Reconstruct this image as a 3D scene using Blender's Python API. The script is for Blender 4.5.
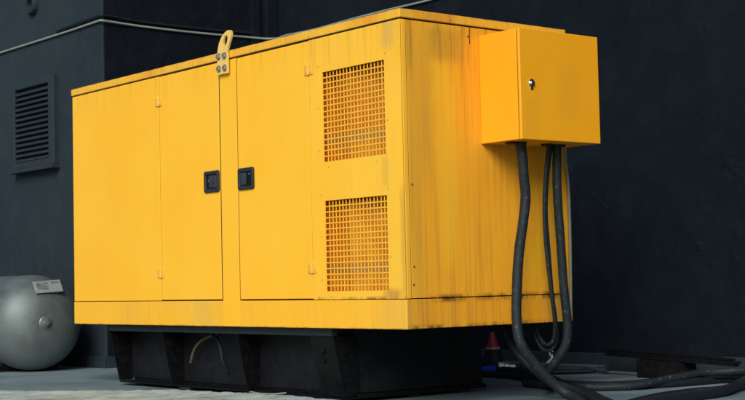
import bpy, bmesh, math, random
from mathutils import Vector, Matrix
random.seed(7)
D = bpy.data
scene = bpy.context.scene
for o in list(D.objects): D.objects.remove(o)
rad = math.radians

# ---------------------------------------------------------------- camera
cam_d = D.cameras.new('camera'); cam = D.objects.new('camera', cam_d)
scene.collection.objects.link(cam); scene.camera = cam
r = Vector((0.62932059, 0.7768191, -0.02253177)); u = Vector((0.05800568, -0.01804025, 0.99815324)); f = Vector((-0.77497802, 0.62946535, 0.05641302))
M = Matrix(((r.x, u.x, -f.x), (r.y, u.y, -f.y), (r.z, u.z, -f.z))).to_4x4()
M.translation = Vector((5.47025691, -4.64502912, 0.23922402))
cam.matrix_world = M
cam_d.sensor_width = 36; cam_d.sensor_fit = 'HORIZONTAL'; cam_d.lens = 1449.4 / 745 * 36
cam_d.clip_end = 1000; cam_d.clip_start = 0.05
cam_d.dof.use_dof = True; cam_d.dof.focus_distance = 7.4; cam_d.dof.aperture_fstop = 8

# ---------------------------------------------------------------- world, sun, exposure
SUN_DIR = Vector((0.55, -0.75, 0.60)).normalized()          # towards the sun
elev = math.asin(SUN_DIR.z); azim = math.atan2(SUN_DIR.x, SUN_DIR.y)
w = D.worlds.new('World'); scene.world = w; w.use_nodes = True
nt = w.node_tree; nt.nodes.clear()
sky = nt.nodes.new('ShaderNodeTexSky'); sky.sky_type = 'NISHITA'; sky.sun_disc = False
sky.sun_elevation = elev; sky.sun_rotation = azim
sky.air_density = 1.0; sky.dust_density = 3.0; sky.ozone_density = 1.0
bg = nt.nodes.new('ShaderNodeBackground'); bg.inputs['Strength'].default_value = 0.062
out = nt.nodes.new('ShaderNodeOutputWorld')
nt.links.new(sky.outputs[0], bg.inputs[0]); nt.links.new(bg.outputs[0], out.inputs[0])
sd = D.lights.new('sun', 'SUN'); sd.energy = 2.3; sd.angle = rad(32); sd.color = (1.0, 0.955, 0.88)
so = D.objects.new('sun', sd); scene.collection.objects.link(so)
so.rotation_euler = SUN_DIR.to_track_quat('Z', 'Y').to_euler(); so.location = SUN_DIR * 12
vs = scene.view_settings
scene.display_settings.display_device = 'sRGB'
vs.view_transform = 'Standard'; vs.look = 'None'; vs.gamma = 1; vs.exposure = 0.38; vs.use_curve_mapping = False
scene.render.engine = 'CYCLES'
scene.render.resolution_x = 1024; scene.render.resolution_y = 550

ZG = -0.405
# ---------------------------------------------------------------- helpers
def link(o): scene.collection.objects.link(o); return o

def thing(name, label, cat, loc=(0, 0, 0), group=None, kind=None):
    o = link(D.objects.new(name, None)); o.location = loc; o.empty_display_size = 0.1
    if label: o['label'] = label
    if cat: o['category'] = cat
    if group: o['group'] = group
    if kind: o['kind'] = kind
    return o

def obj(name, bm, mats, parent=None, root=None, smooth=False, label=None, sharp=35):
    """bm is in world coordinates; stored relative to the thing's root"""
    off = Vector(root.location) if root is not None else Vector((0, 0, 0))
    me = D.meshes.new(name)
    if off.length: bmesh.ops.translate(bm, verts=bm.verts, vec=-off)
    bmesh.ops.recalc_face_normals(bm, faces=bm.faces)
    bm.to_mesh(me); bm.free()
    for m in (mats if isinstance(mats, (list, tuple)) else [mats]): me.materials.append(m)
    if smooth:
        for p in me.polygons: p.use_smooth = True
        me.set_sharp_from_angle(angle=rad(sharp))
    o = link(D.objects.new(name, me))
    if parent is not None: o.parent = parent
    if label: o['label'] = label
    return o

def single(name, bm, mats, label, cat, group=None, kind=None, smooth=False, base=None):
    """a one-mesh thing with its origin at its base"""
    if base is None:
        xs = [v.co for v in bm.verts]
        base = Vector((sum(v.x for v in xs) / len(xs), sum(v.y for v in xs) / len(xs), min(v.z for v in xs)))
    base = Vector(base)
    bmesh.ops.translate(bm, verts=bm.verts, vec=-base)
    o = obj(name, bm, mats, smooth=smooth); o.location = base
    if label: o['label'] = label
    if cat: o['category'] = cat
    if group: o['group'] = group
    if kind: o['kind'] = kind
    return o

def merge(dst, src, mat=0):
    vm = {}
    for v in src.verts: vm[v] = dst.verts.new(v.co)
    for fc in src.faces:
        nf = dst.faces.new([vm[v] for v in fc.verts]); nf.material_index = mat; nf.smooth = fc.smooth
    src.free()

def box(bm, x0, x1, y0, y1, z0, z1, bev=0.0, mat=0, seg=2, xf=None):
    t = bmesh.new(); bmesh.ops.create_cube(t, size=1)
    for v in t.verts:
        v.co = Vector(((x0 + x1) / 2 + v.co.x * (x1 - x0), (y0 + y1) / 2 + v.co.y * (y1 - y0), (z0 + z1) / 2 + v.co.z * (z1 - z0)))
    if bev: bmesh.ops.bevel(t, geom=list(t.edges), offset=bev, segments=seg, affect='EDGES', profile=0.5)
    if xf is not None: bmesh.ops.transform(t, matrix=xf, verts=t.verts)
    merge(bm, t, mat)

def prism(bm, poly, axis, a, b, bev=0.0, mat=0, xf=None):
    """extrude a 2-D polygon along an axis: 'x' -> (y,z), 'y' -> (x,z), 'z' -> (x,y)"""
    t = bmesh.new()
    def P(p, k):
        return {'x': (k, p[0], p[1]), 'y': (p[0], k, p[1]), 'z': (p[0], p[1], k)}[axis]
    va = [t.verts.new(P(p, a)) for p in poly]; vb = [t.verts.new(P(p, b)) for p in poly]
    n = len(poly)
    t.faces.new(va); t.faces.new(vb[::-1])
    for i in range(n): t.faces.new((va[i], vb[i], vb[(i + 1) % n], va[(i + 1) % n]))
    bmesh.ops.recalc_face_normals(t, faces=t.faces)
    if bev: bmesh.ops.bevel(t, geom=list(t.edges), offset=bev, segments=1, affect='EDGES')
    if xf is not None: bmesh.ops.transform(t, matrix=xf, verts=t.verts)
    merge(bm, t, mat)

def cyl(bm, c, axis, rad_, h, seg=24, mat=0, r2=None, bev=0.0):
    """cylinder / cone starting at c along axis"""
    t = bmesh.new()
    bmesh.ops.create_cone(t, cap_ends=True, segments=seg, radius1=rad_, radius2=rad_ if r2 is None else r2, depth=h)
    if bev:
        es = [e for e in t.edges if len(e.link_faces) == 2 and any(len(x.verts) > 4 for x in e.link_faces)]
        bmesh.ops.bevel(t, geom=es, offset=bev, segments=2, affect='EDGES')
    a = Vector(axis).normalized()
    m = Matrix.Translation(Vector(c) + a * h / 2) @ a.to_track_quat('Z', 'Y').to_matrix().to_4x4()
    bmesh.ops.transform(t, matrix=m, verts=t.verts)
    merge(bm, t, mat)

def spline(pts, n=10):
    P = [Vector(p) for p in pts]; P = [P[0] * 2 - P[1]] + P + [P[-1] * 2 - P[-2]]
    o = []
    for i in range(1, len(P) - 2):
        p0, p1, p2, p3 = P[i - 1:i + 3]
        for k in range(n):
            t = k / n
            o.append(0.5 * ((2 * p1) + (p2 - p0) * t + (2 * p0 - 5 * p1 + 4 * p2 - p3) * t * t + (3 * p1 - p0 - 3 * p2 + p3) * t ** 3))
    o.append(P[-2]); return o

def tube(bm, pts, rr, seg=14, n=10, mat=0, wob=0.0, raw=False):
    pts = pts if raw else spline(pts, n)
    t = (pts[1] - pts[0]).normalized()
    nrm = t.orthogonal().normalized(); rings = []
    for i, p in enumerate(pts):
        tt = ((pts[min(i + 1, len(pts) - 1)] - pts[max(i - 1, 0)])).normalized()
        nrm = (nrm - tt * nrm.dot(tt)).normalized(); bn = tt.cross(nrm)
        R_ = rr * (1 + (random.uniform(-wob, wob) if wob else 0))
        rings.append([bm.verts.new(p + (nrm * math.cos(2 * math.pi * k / seg) + bn * math.sin(2 * math.pi * k / seg)) * R_) for k in range(seg)])
    for a, b in zip(rings, rings[1:]):
        for k in range(seg):
            fc = bm.faces.new((a[k], a[(k + 1) % seg], b[(k + 1) % seg], b[k])); fc.material_index = mat
    bm.faces.new(rings[0][::-1]).material_index = mat; bm.faces.new(rings[-1]).material_index = mat

def lathe(bm, prof, c, axis, seg=48, mat=0):
    """prof: (radius, distance along axis)"""
    a = Vector(axis).normalized(); q = a.to_track_quat('Z', 'Y').to_matrix(); c = Vector(c); rings = []
    for rr, h in prof:
        if rr < 1e-6: rings.append([bm.verts.new(c + a * h)])
        else: rings.append([bm.verts.new(c + q @ Vector((rr * math.cos(2 * math.pi * k / seg), rr * math.sin(2 * math.pi * k / seg), h))) for k in range(seg)])
    for A, B in zip(rings, rings[1:]):
        if len(A) == 1 and len(B) == 1: continue
        for k in range(seg):
            k2 = (k + 1) % seg
            if len(A) == 1: fc = bm.faces.new((A[0], B[k], B[k2]))
            elif len(B) == 1: fc = bm.faces.new((A[k], B[0], A[k2]))
            else: fc = bm.faces.new((A[k], A[k2], B[k2], B[k]))
            fc.material_index = mat

# ---------------------------------------------------------------- materials
class NM:
    def __init__(s, name, rough=0.6, metal=0.0):
        s.m = D.materials.new(name); s.m.use_nodes = True; s.t = s.m.node_tree
        s.b = s.t.nodes['Principled BSDF']; s.b.inputs['Roughness'].default_value = rough; s.b.inputs['Metallic'].default_value = metal
        s.tc = s.t.nodes.new('ShaderNodeTexCoord')
    def L(s, a, b): s.t.links.new(a, b)
    def noise(s, scale, det=4, rough=0.6, dist=0.0, vec_scale=(1, 1, 1), loc=(0, 0, 0), src='Object'):
        mp = s.t.nodes.new('ShaderNodeMapping'); mp.inputs['Scale'].default_value = vec_scale; mp.inputs['Location'].default_value = loc
        s.L(s.tc.outputs[src], mp.inputs[0])
        n = s.t.nodes.new('ShaderNodeTexNoise'); n.inputs['Scale'].default_value = scale; n.inputs['Detail'].default_value = det
        n.inputs['Roughness'].default_value = rough; n.inputs['Distortion'].default_value = dist
        s.L(mp.outputs[0], n.inputs['Vector']); return n.outputs['Fac']
    def ramp(s, fac, a, b, lo=0.0, hi=1.0):
        m = s.t.nodes.new('ShaderNodeMapRange'); m.inputs['From Min'].default_value = a; m.inputs['From Max'].default_value = b
        m.inputs['To Min'].default_value = lo; m.inputs['To Max'].default_value = hi; m.interpolation_type = 'SMOOTHSTEP'
        s.L(fac, m.inputs['Value']); return m.outputs['Result']
    def math(s, op, a, b=None):
        m = s.t.nodes.new('ShaderNodeMath'); m.operation = op
        for i, v in enumerate((a, b)):
            if v is None: continue
            if isinstance(v, (int, float)): m.inputs[i].default_value = v
            else: s.L(v, m.inputs[i])
        return m.outputs[0]
    def mix(s, fac, a, b):
        m = s.t.nodes.new('ShaderNodeMix'); m.data_type = 'RGBA'
        for sock, v in ((m.inputs[0], fac), (m.inputs[6], a), (m.inputs[7], b)):
            if isinstance(v, (int, float)): sock.default_value = v
            elif isinstance(v, tuple): sock.default_value = (*v, 1) if len(v) == 3 else v
            else: s.L(v, sock)
        return m.outputs[2]
    def xyz(s, src='Object'):
        n = s.t.nodes.new('ShaderNodeSeparateXYZ'); s.L(s.tc.outputs[src], n.inputs[0]); return n.outputs
    def color(s, c):
        if isinstance(c, tuple): s.b.inputs['Base Color'].default_value = (*c, 1)
        else: s.L(c, s.b.inputs['Base Color'])
    def rough(s, c): s.L(c, s.b.inputs['Roughness'])
    def bump(s, h, strength=0.3, dist=0.01):
        n = s.t.nodes.new('ShaderNodeBump'); n.inputs['Strength'].default_value = strength; n.inputs['Distance'].default_value = dist
        s.L(h, n.inputs['Height']); s.L(n.outputs[0], s.b.inputs['Normal'])

def simple(name, c, rough=0.5, metal=0.0, var=0.25, scale=12, bump=0.0):
    k = NM(name, rough, metal); n = k.noise(scale)
    d = tuple(x * (1 - var) for x in c); l = tuple(min(1, x * (1 + var)) for x in c)
    k.color(k.mix(n, d, l))
    if max(c) < 0.06: k.b.inputs['Specular IOR Level'].default_value = 0.25
    k.rough(k.ramp(n, 0.2, 0.8, max(0.05, rough - 0.1), min(1, rough + 0.12)))
    if bump: k.bump(k.noise(scale * 6, 5), bump, 0.004)
    return k.m

def yellow(name, base, streak, streak_amt, grime, grime_lo, rough=0.42, rust_band=None, top_dirt=None, bow=0.15, blotch=None, patches=()):
    """old powder-coated yellow sheet: faint vertical run marks, grime spots, rust along seams"""
    k = NM(name, rough); k.b.inputs['Specular IOR Level'].default_value = 0.32
    big = k.noise(1.6, 3, 0.55)
    c = k.mix(k.ramp(big, 0.3, 0.7), base, tuple(b * s for b, s in zip(base, (1.0, 0.93, 0.7))))
    st = k.noise(1, 5, 0.62, 0.15, (42, 42, 0.9))
    fine = k.noise(1, 3, 0.6, 0.0, (150, 150, 1.6), (3, 1, 5))
    sv = k.math('MULTIPLY', k.ramp(st, 0.42, 0.75), k.ramp(k.noise(2.2, 3, 0.6, 0, (1, 1, .7), (9, 4, 2)), 0.3, 0.65))
    c = k.mix(k.math('MULTIPLY', sv, streak_amt), c, streak)
    c = k.mix(k.math('MULTIPLY', k.ramp(fine, 0.5, 0.8), streak_amt * 0.45), c, tuple(x * 0.8 for x in streak))
    if blotch:
        bl = k.ramp(k.noise(1.5, 4, 0.6, 0.6, (1, 1.2, .55), (2.1, 7.7, 1.3)), 0.5, 0.68)
        c = k.mix(k.math('MULTIPLY', bl, blotch[1]), c, blotch[0])
    p3 = k.xyz()
    for (ax, c0, hw, z0, z1, soft, pc, amt) in patches:      # worn or stained areas with a place of their own
        wob = k.math('MULTIPLY', k.math('SUBTRACT', k.noise(5, 5, 0.7, 0.2, (1, 1, 0.5), (c0, z0, 2)), 0.5), hw * 2.2)
        d = k.math('ABSOLUTE', k.math('SUBTRACT', k.math('ADD', p3[ax], wob), c0))
        m = k.math('MULTIPLY', k.ramp(k.math('MULTIPLY', d, -1.0), -hw * 1.5, -hw * 0.3), k.math('MULTIPLY', k.ramp(p3[2], z0 - soft, z0 + soft), k.ramp(k.math('MULTIPLY', p3[2], -1.0), -z1 - soft, -z1 + soft)))
        m = k.math('MULTIPLY', m, k.ramp(k.noise(1, 5, 0.7, 0.2, (55, 55, 1.5), (7, c0, 1)), 0.25, 0.6, 0.45, 1.0))
        c = k.mix(k.math('MULTIPLY', m, amt), c, pc)
    sp = k.noise(34, 4, 0.7, 0.3)
    c = k.mix(k.ramp(sp, grime_lo, grime_lo + 0.07), c, grime)
    z = k.xyz()[2]
    if rust_band:                                  # rust bleeding round a seam at this height
        for (zz, hw, amt) in rust_band:
            dz = k.math('MULTIPLY', k.math('ABSOLUTE', k.math('SUBTRACT', z, zz)), -1.0)
            msk = k.math('MULTIPLY', k.ramp(dz, -hw, 0.0), k.ramp(k.noise(7, 6, 0.75, 0.5, (1, 1, .4), (zz * 7, 0, 0)), 0.42, 0.62))
            c = k.mix(k.math('MULTIPLY', msk, amt), c, (0.09, 0.032, 0.012))
    if top_dirt:
        zz, hw, amt = top_dirt
        msk = k.math('MULTIPLY', k.ramp(z, zz - hw, zz), k.ramp(k.noise(1, 4, 0.7, 0.2, (30, 30, 1.2), (1, 5, 0)), 0.45, 0.75))
        c = k.mix(k.math('MULTIPLY', msk, amt), c, (0.16, 0.10, 0.03))
    k.color(c)
    k.rough(k.ramp(st, 0.2, 0.8, rough - 0.06, rough + 0.2))
    hb = k.math('ADD', k.math('MULTIPLY', k.noise(0.9, 2, 0.5), bow * 10), k.math('MULTIPLY', k.noise(220, 2), 0.06))
    k.bump(hb, 0.25, 0.012)
    return k.m

W0 = 1.183
ZB = -ZG                     # canopy bottom seen from the generator's root
Y_FRONT = yellow('front_paint', (0.88, 0.498, 0.034), (0.82, 0.40, 0.022), 0.22, (0.30, 0.16, 0.04), 0.82, rough=0.42, top_dirt=(ZB + 1.56, 0.25, 0.2), bow=0.3)
Y_GRILL = yellow('grille_panel_paint', (0.88, 0.515, 0.042), (0.64, 0.40, 0.07), 0.35, (0.25, 0.15, 0.04), 0.76, rough=0.42, top_dirt=(ZB + 1.56, 0.35, 0.35), rust_band=[(ZB + 0.152, 0.02, 0.8)],
               patches=[(0, 1.60, 0.028, ZB + 0.72, ZB + 0.87, 0.03, (0.5, 0.30, 0.06), 0.4), (0, 1.64, 0.07, ZB + 0.14, ZB + 0.20, 0.02, (0.3, 0.14, 0.04), 0.6), (0, 1.735, 0.02, ZB + 0.12, ZB + 0.7, 0.08, (0.5, 0.28, 0.05), 0.6), (0, 1.66, 0.06, ZB + 1.42, ZB + 1.56, 0.04, (0.55, 0.36, 0.09), 0.6)])
YO = -W0 / 2
Y_END = yellow('end_paint', (0.84, 0.400, 0.024), (0.48, 0.215, 0.02), 0.7, (0.13, 0.06, 0.02), 0.72, rough=0.45,
               rust_band=[(ZB + 0.150, 0.03, 0.95)], top_dirt=(ZB + 1.56, 0.5, 0.8), blotch=((0.86, 0.46, 0.02), 0.7),
               patches=[(1, YO + 0.16, 0.05, ZB + 0.75, ZB + 1.5, 0.15, (0.48, 0.28, 0.04), 0.42), (1, YO + 0.29, 0.07, ZB + 0.35, ZB + 1.32, 0.12, (0.88, 0.52, 0.03), 0.5),
                        (1, YO + 0.08, 0.035, ZB + 0.15, ZB + 1.5, 0.1, (0.62, 0.36, 0.04), 0.6),
                        (1, YO + 0.30, 0.12, ZB + 1.36, ZB + 1.53, 0.04, (0.40, 0.20, 0.03), 0.6)])
Y_CORNER = yellow('corner_paint', (0.87, 0.50, 0.04), (0.55, 0.33, 0.06), 0.5, (0.16, 0.08, 0.02), 0.70, rough=0.42,
                  rust_band=[(ZB + 0.150, 0.035, 0.9)], top_dirt=(ZB + 1.56, 0.4, 0.5))
Y_ROOF = yellow('roof_paint', (0.80, 0.46, 0.045), (0.50, 0.27, 0.04), 0.6, (0.13, 0.075, 0.03), 0.63, rough=0.5, rust_band=[(ZB + 1.603, 0.010, 0.75)], blotch=((0.66, 0.25, 0.015), 0.7))
Y_BAND = yellow('base_rail_paint', (0.86, 0.48, 0.032), (0.55, 0.33, 0.06), 0.5, (0.16, 0.08, 0.02), 0.72, rough=0.45,
                rust_band=[(ZB + 0.002, 0.007, 0.6)], blotch=((0.60, 0.40, 0.08), 0.5))
Y_BAND_END = yellow('end_rail_paint', (0.80, 0.37, 0.018), (0.42, 0.19, 0.03), 0.9, (0.12, 0.05, 0.02), 0.70, rough=0.5,
                    rust_band=[(ZB + 0.148, 0.03, 1.0), (ZB + 0.0, 0.03, 0.9)], blotch=((0.50, 0.36, 0.06), 0.6))
Y_CAB = yellow('cabinet_paint', (0.83, 0.395, 0.016), (0.74, 0.32, 0.014), 0.25, (0.4, 0.2, 0.03), 0.85, rough=0.33, bow=0.1, patches=[(1, YO + 0.90, 0.10, ZB + 1.06, ZB + 1.34, 0.06, (0.62, 0.30, 0.02), 0.35), (1, YO + 0.62, 0.05, ZB + 0.95, ZB + 1.15, 0.05, (0.64, 0.30, 0.02), 0.3)])
Y_MESH = yellow('mesh_paint', (0.86, 0.46, 0.035), (0.60, 0.28, 0.04), 0.5, (0.25, 0.1, 0.03), 0.75, rough=0.5)
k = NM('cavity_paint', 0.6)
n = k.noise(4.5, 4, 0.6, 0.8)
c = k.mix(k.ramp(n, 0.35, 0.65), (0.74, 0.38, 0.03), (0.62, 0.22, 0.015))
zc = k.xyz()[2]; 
c = k.mix(k.ramp(k.math('ADD', k.xyz()[0], k.math('MULTIPLY', k.xyz()[2], -0.35)), 0.60, 1.10, 0.75, 0.0), c, (0.58, 0.17, 0.012))  # diagonal shadow at the top and left of the recess painted into the lining
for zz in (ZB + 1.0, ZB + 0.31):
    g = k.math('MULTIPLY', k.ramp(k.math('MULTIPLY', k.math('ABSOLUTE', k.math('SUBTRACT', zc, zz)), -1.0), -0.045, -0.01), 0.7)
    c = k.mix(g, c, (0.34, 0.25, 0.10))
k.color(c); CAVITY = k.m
INNER = simple('dark_gap', (0.035, 0.02, 0.008), 0.8)

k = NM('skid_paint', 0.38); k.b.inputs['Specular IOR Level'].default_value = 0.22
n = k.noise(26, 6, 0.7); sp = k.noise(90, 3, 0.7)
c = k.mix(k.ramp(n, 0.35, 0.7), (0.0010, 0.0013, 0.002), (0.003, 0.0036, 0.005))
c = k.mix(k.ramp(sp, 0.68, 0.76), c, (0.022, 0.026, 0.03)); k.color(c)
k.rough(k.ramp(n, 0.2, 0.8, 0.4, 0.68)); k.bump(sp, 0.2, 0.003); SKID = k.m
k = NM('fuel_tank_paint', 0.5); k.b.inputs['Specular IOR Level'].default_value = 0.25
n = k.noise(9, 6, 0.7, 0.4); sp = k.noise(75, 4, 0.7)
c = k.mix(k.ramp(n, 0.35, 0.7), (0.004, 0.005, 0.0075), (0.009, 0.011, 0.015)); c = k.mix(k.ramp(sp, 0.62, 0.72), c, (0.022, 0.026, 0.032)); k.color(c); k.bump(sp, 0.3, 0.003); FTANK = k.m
RAIL = simple('rail_paint', (0.017, 0.024, 0.030), 0.4, var=0.4, scale=20)
GAPBLACK = simple('gap_black', (0.016, 0.017, 0.02), 0.35, var=0.3)
STEEL = simple('zinc_steel', (0.42, 0.43, 0.42), 0.38, 0.85, var=0.3, scale=60)
CHROME = simple('chrome', (0.75, 0.76, 0.78), 0.15, 1.0, var=0.05)
DULLYEL = simple('lug_paint', (0.74, 0.52, 0.14), 0.45, var=0.15, scale=25)
HINGE = simple('hinge_paint', (0.78, 0.44, 0.05), 0.4, var=0.15, scale=40)
RUBBER = None
k = NM('rubber_cable', 0.6); k.b.inputs['Specular IOR Level'].default_value = 0.25
n = k.noise(1, 4, 0.6, 0, (40, 40, 12)); n2 = k.noise(38, 6, 0.78)
c = k.mix(n, (0.006, 0.0105, 0.0145), (0.0145, 0.023, 0.029)); c = k.mix(k.ramp(n2, 0.55, 0.72), c, (0.085, 0.10, 0.105)); k.color(c)
k.bump(n2, 0.15, 0.002); RUBBER = k.m
k = NM('dark_rubber', 0.55); k.b.inputs['Specular IOR Level'].default_value = 0.25
n = k.noise(30, 5, 0.7); k.color(k.mix(n, (0.004, 0.0075, 0.0105), (0.011, 0.018, 0.023))); k.bump(n, 0.15, 0.002); DRUBBER = k.m
WIREPALE = simple('pale_wire', (0.22, 0.26, 0.25), 0.6, var=0.3, scale=4)
CONDUIT = simple('grey_conduit', (0.20, 0.20, 0.14), 0.5, var=0.3)
HOSE = simple('drain_hose', (0.075, 0.058, 0.03), 0.5, var=0.3)

def wallmat(name, a, b, bumpy=0.5, light=(0.06, 0.07, 0.075)):
    k = NM(name, 0.8); k.b.inputs['Specular IOR Level'].default_value = 0.12
    big = k.noise(0.55, 5, 0.6, 0.4); mid = k.noise(4.5, 6, 0.65, 0.2); fine = k.noise(70, 4, 0.7)
    c = k.mix(k.ramp(big, 0.3, 0.7), a, b)
    c = k.mix(k.math('MULTIPLY', k.ramp(mid, 0.45, 0.8), 0.5), c, light)
    run = k.noise(1, 5, 0.65, 0.1, (9, 9, 0.35)); c = k.mix(k.math('MULTIPLY', k.ramp(run, 0.55, 0.8), 0.45), c, tuple(x * 0.6 for x in a))
    k.color(c); k.rough(k.ramp(mid, 0.2, 0.8, 0.55, 0.85))
    h = k.math('ADD', k.math('MULTIPLY', fine, 0.25), k.math('ADD', k.math('MULTIPLY', mid, 0.8), k.math('MULTIPLY', k.ramp(k.noise(2.6, 4, 0.5, 1.2), 0.6, 0.72), 0.35)))
    k.bump(h, bumpy, 0.014); return k.m
WALL = wallmat('slate_render', (0.016, 0.027, 0.036), (0.022, 0.036, 0.046), 0.6, (0.031, 0.046, 0.056))
WALL_SHADED = wallmat('shaded_render', (0.0030, 0.0058, 0.0110), (0.0052, 0.0095, 0.0160), 1.0, (0.0088, 0.0150, 0.0225))  # darker copy of the slate render, shade of the set-back walls put into its colour
PLINTH = wallmat('plinth_render', (0.022, 0.036, 0.047), (0.015, 0.026, 0.035), 0.7, (0.036, 0.055, 0.066))
VENT = simple('vent_paint', (0.018, 0.030, 0.040), 0.6, var=0.25, scale=9)

k = NM('concrete_floor', 0.6); k.b.inputs['Specular IOR Level'].default_value = 0.3
a = k.noise(0.9, 6, 0.65, 0.6); b = k.noise(9, 6, 0.7); d = k.noise(120, 3, 0.7)
c = k.mix(k.ramp(a, 0.3, 0.7), (0.11, 0.165, 0.195), (0.17, 0.235, 0.262))
c = k.mix(k.math('MULTIPLY', k.ramp(b, 0.5, 0.75), 0.5), c, (0.08, 0.12, 0.15)); k.color(c)
k.rough(k.ramp(a, 0.35, 0.65, 0.35, 0.75)); k.bump(k.math('ADD', b, k.math('MULTIPLY', d, 0.4)), 0.35, 0.006); FLOOR = k.m
k = NM('rough_cement', 0.85)
a = k.noise(5, 7, 0.7, 0.5); b = k.noise(28, 6, 0.75); v = k.noise(90, 4, 0.7)
c = k.mix(k.ramp(a, 0.38, 0.62), (0.25, 0.335, 0.345), (0.40, 0.50, 0.51))
c = k.mix(k.math('MULTIPLY', k.ramp(b, 0.58, 0.75), 0.5), c, (0.10, 0.14, 0.135)); c = k.mix(k.math('MULTIPLY', k.ramp(k.noise(1.7, 5, 0.6, 0.3, (1, 1, 1), (4, 2, 0)), 0.56, 0.70), 0.6), c, (0.08, 0.11, 0.105)); k.color(c)
k.bump(k.math('ADD', a, k.math('MULTIPLY', b, 0.6)), 0.8, 0.012); CEMENT = k.m

# ---------------------------------------------------------------- setting: ground
bm = bmesh.new()
S = 220
vs_ = [bm.verts.new(p) for p in ((-S, -S, ZG), (S, -S, ZG), (S, S, ZG), (-S, S, ZG))]; bm.faces.new(vs_)
g = obj('ground', bm, FLOOR); g['kind'] = 'structure'

# raised, broken-edged cement slab in the foreground
edge = [(-6.5, -2.9), (-4.2, -1.75), (-3.3, -1.13), (-2.828, -0.83), (-2.62, -0.76), (-2.415, -0.645), (-2.28, -0.52), (-2.155, -0.42), (-2.04, -0.27), (-1.95, -0.165), (-1.75, -0.13), (-1.406, -0.055), (-1.1, -0.03), (-0.8, -0.01), (-0.5, -0.03), (-0.2, -0.10), (0.15, -0.32), (0.6, -0.8), (1.4, -1.5), (3, -2.6)]
pe = []
for (x0, y0), (x1, y1) in zip(edge, edge[1:]):
    nn = max(2, int(math.hypot(x1 - x0, y1 - y0) / 0.03))
    for i in range(nn):
        t = i / nn; j = 0.012
        pe.append((x0 + (x1 - x0) * t + random.uniform(-j, j), y0 + (y1 - y0) * t + random.uniform(-j, j)))
bm = bmesh.new()
rows = []
for (x, y) in pe:
    nx, ny = 0.45, -0.89
    row = [bm.verts.new((x, y, ZG - 0.01)), bm.verts.new((x + random.uniform(-.004, .004), y - 0.006, ZG + 0.02 + random.uniform(-.006, .006)))]
    for dd, hh in ((0.02, 0.038), (0.06, 0.043), (0.12, 0.036), (0.3, 0.034), (0.7, 0.034), (2.0, 0.034), (9.0, 0.034)):
        q = random.uniform(-.0035, .0035) if dd < 0.7 else 0
        row.append(bm.verts.new((x + nx * dd, y + ny * dd, ZG + hh + q)))
    rows.append(row)
for A, B in zip(rows, rows[1:]):
    for i in range(len(A) - 1): bm.faces.new((A[i], A[i + 1], B[i + 1], B[i]))
pad = obj('cement_slab', bm, CEMENT, smooth=True, sharp=50); pad['kind'] = 'structure'

# ---------------------------------------------------------------- building
X1, YA, YB = -4.97, 1.04, 2.75; TOP = 5.2
bld = thing('building', 'dark slate rendered building with a set-back corner behind the yellow generator', 'building', (X1, YA, ZG))
bm = bmesh.new(); box(bm, -16, X1, YA, YA + 6, ZG - 0.05, TOP, 0.012); obj('wall', bm, WALL, bld, bld, label='slate front wall with the louvre vent')
bm = bmesh.new(); box(bm, X1 - 0.2, 12, YB, YB + 4.3, ZG - 0.05, TOP - 0.003, 0); obj('wall', bm, WALL_SHADED, bld, bld, label='set-back wall behind the generator, with shade in its slate colour')
bm = bmesh.new(); box(bm, X1 - 0.1, X1 + 0.004, YA + 0.02, YB - 0.002, ZG - 0.05, TOP - 0.006, 0); obj('wall', bm, WALL_SHADED, bld, bld, label='return wall of the set-back corner, with shade in its slate colour')
bm = bmesh.new(); box(bm, X1 + 0.006, X1 + 0.075, 2.63, YB - 0.003, ZG, TOP - 0.01, 0.006); box(bm, X1 + 0.006, X1 + 0.03, 2.50, 2.585, ZG, TOP - 0.01, 0.004); obj('corner_trim', bm, WALL_SHADED, bld, bld)
bm = bmesh.new(); box(bm, -15.9, X1 + 0.022, YA - 0.022, YA - 0.002, ZG - 0.01, ZG + 0.092, 0.004); obj('plinth', bm, PLINTH, bld, bld)
bm = bmesh.new(); box(bm, X1 + 0.10, 11.9, YB - 0.03, YB - 0.002, ZG - 0.01, ZG + 0.130, 0.005); obj('plinth', bm, PLINTH, bld, bld)
bm = bmesh.new(); box(bm, X1 + 0.006, X1 + 0.022, YA, 2.62, ZG - 0.01, ZG + 0.092, 0.004); obj('plinth', bm, PLINTH, bld, bld)
# louvre vent
vf = bmesh.new()
vx0, vx1, vz0, vz1 = -6.53, -5.745, 1.30, 2.07
box(vf, vx0, vx0 + 0.03, YA - 0.05, YA + 0.01, vz0, vz1, 0.006); box(vf, vx1 - 0.10, vx1, YA - 0.05, YA + 0.01, vz0, vz1, 0.006)
box(vf, vx0 + 0.033, vx1 - 0.103, YA - 0.05, YA + 0.01, vz1 - 0.06, vz1 - 0.002, 0.006); box(vf, vx0 + 0.033, vx1 - 0.103, YA - 0.05, YA + 0.01, vz0 + 0.002, vz0 + 0.06, 0.006)
box(vf, vx0 - 0.02, vx1 + 0.02, YA - 0.085, YA + 0.012, vz0 - 0.035, vz0 - 0.002, 0.006)
vent = obj('vent', vf, VENT, bld, bld, label='metal louvre vent in the slate wall')
sl = bmesh.new(); ns = 14
for i in range(ns):
    z0 = vz0 + 0.075 + i * (vz1 - vz0 - 0.132) / ns
    prism(sl, [(YA - 0.050, z0 - 0.006), (YA - 0.047, z0 - 0.012), (YA - 0.012, z0 + 0.018), (YA - 0.016, z0 + 0.024)], 'x', vx0 + 0.032, vx1 - 0.102)
obj('louvre_slats', sl, VENT, vent, bld)
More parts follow.
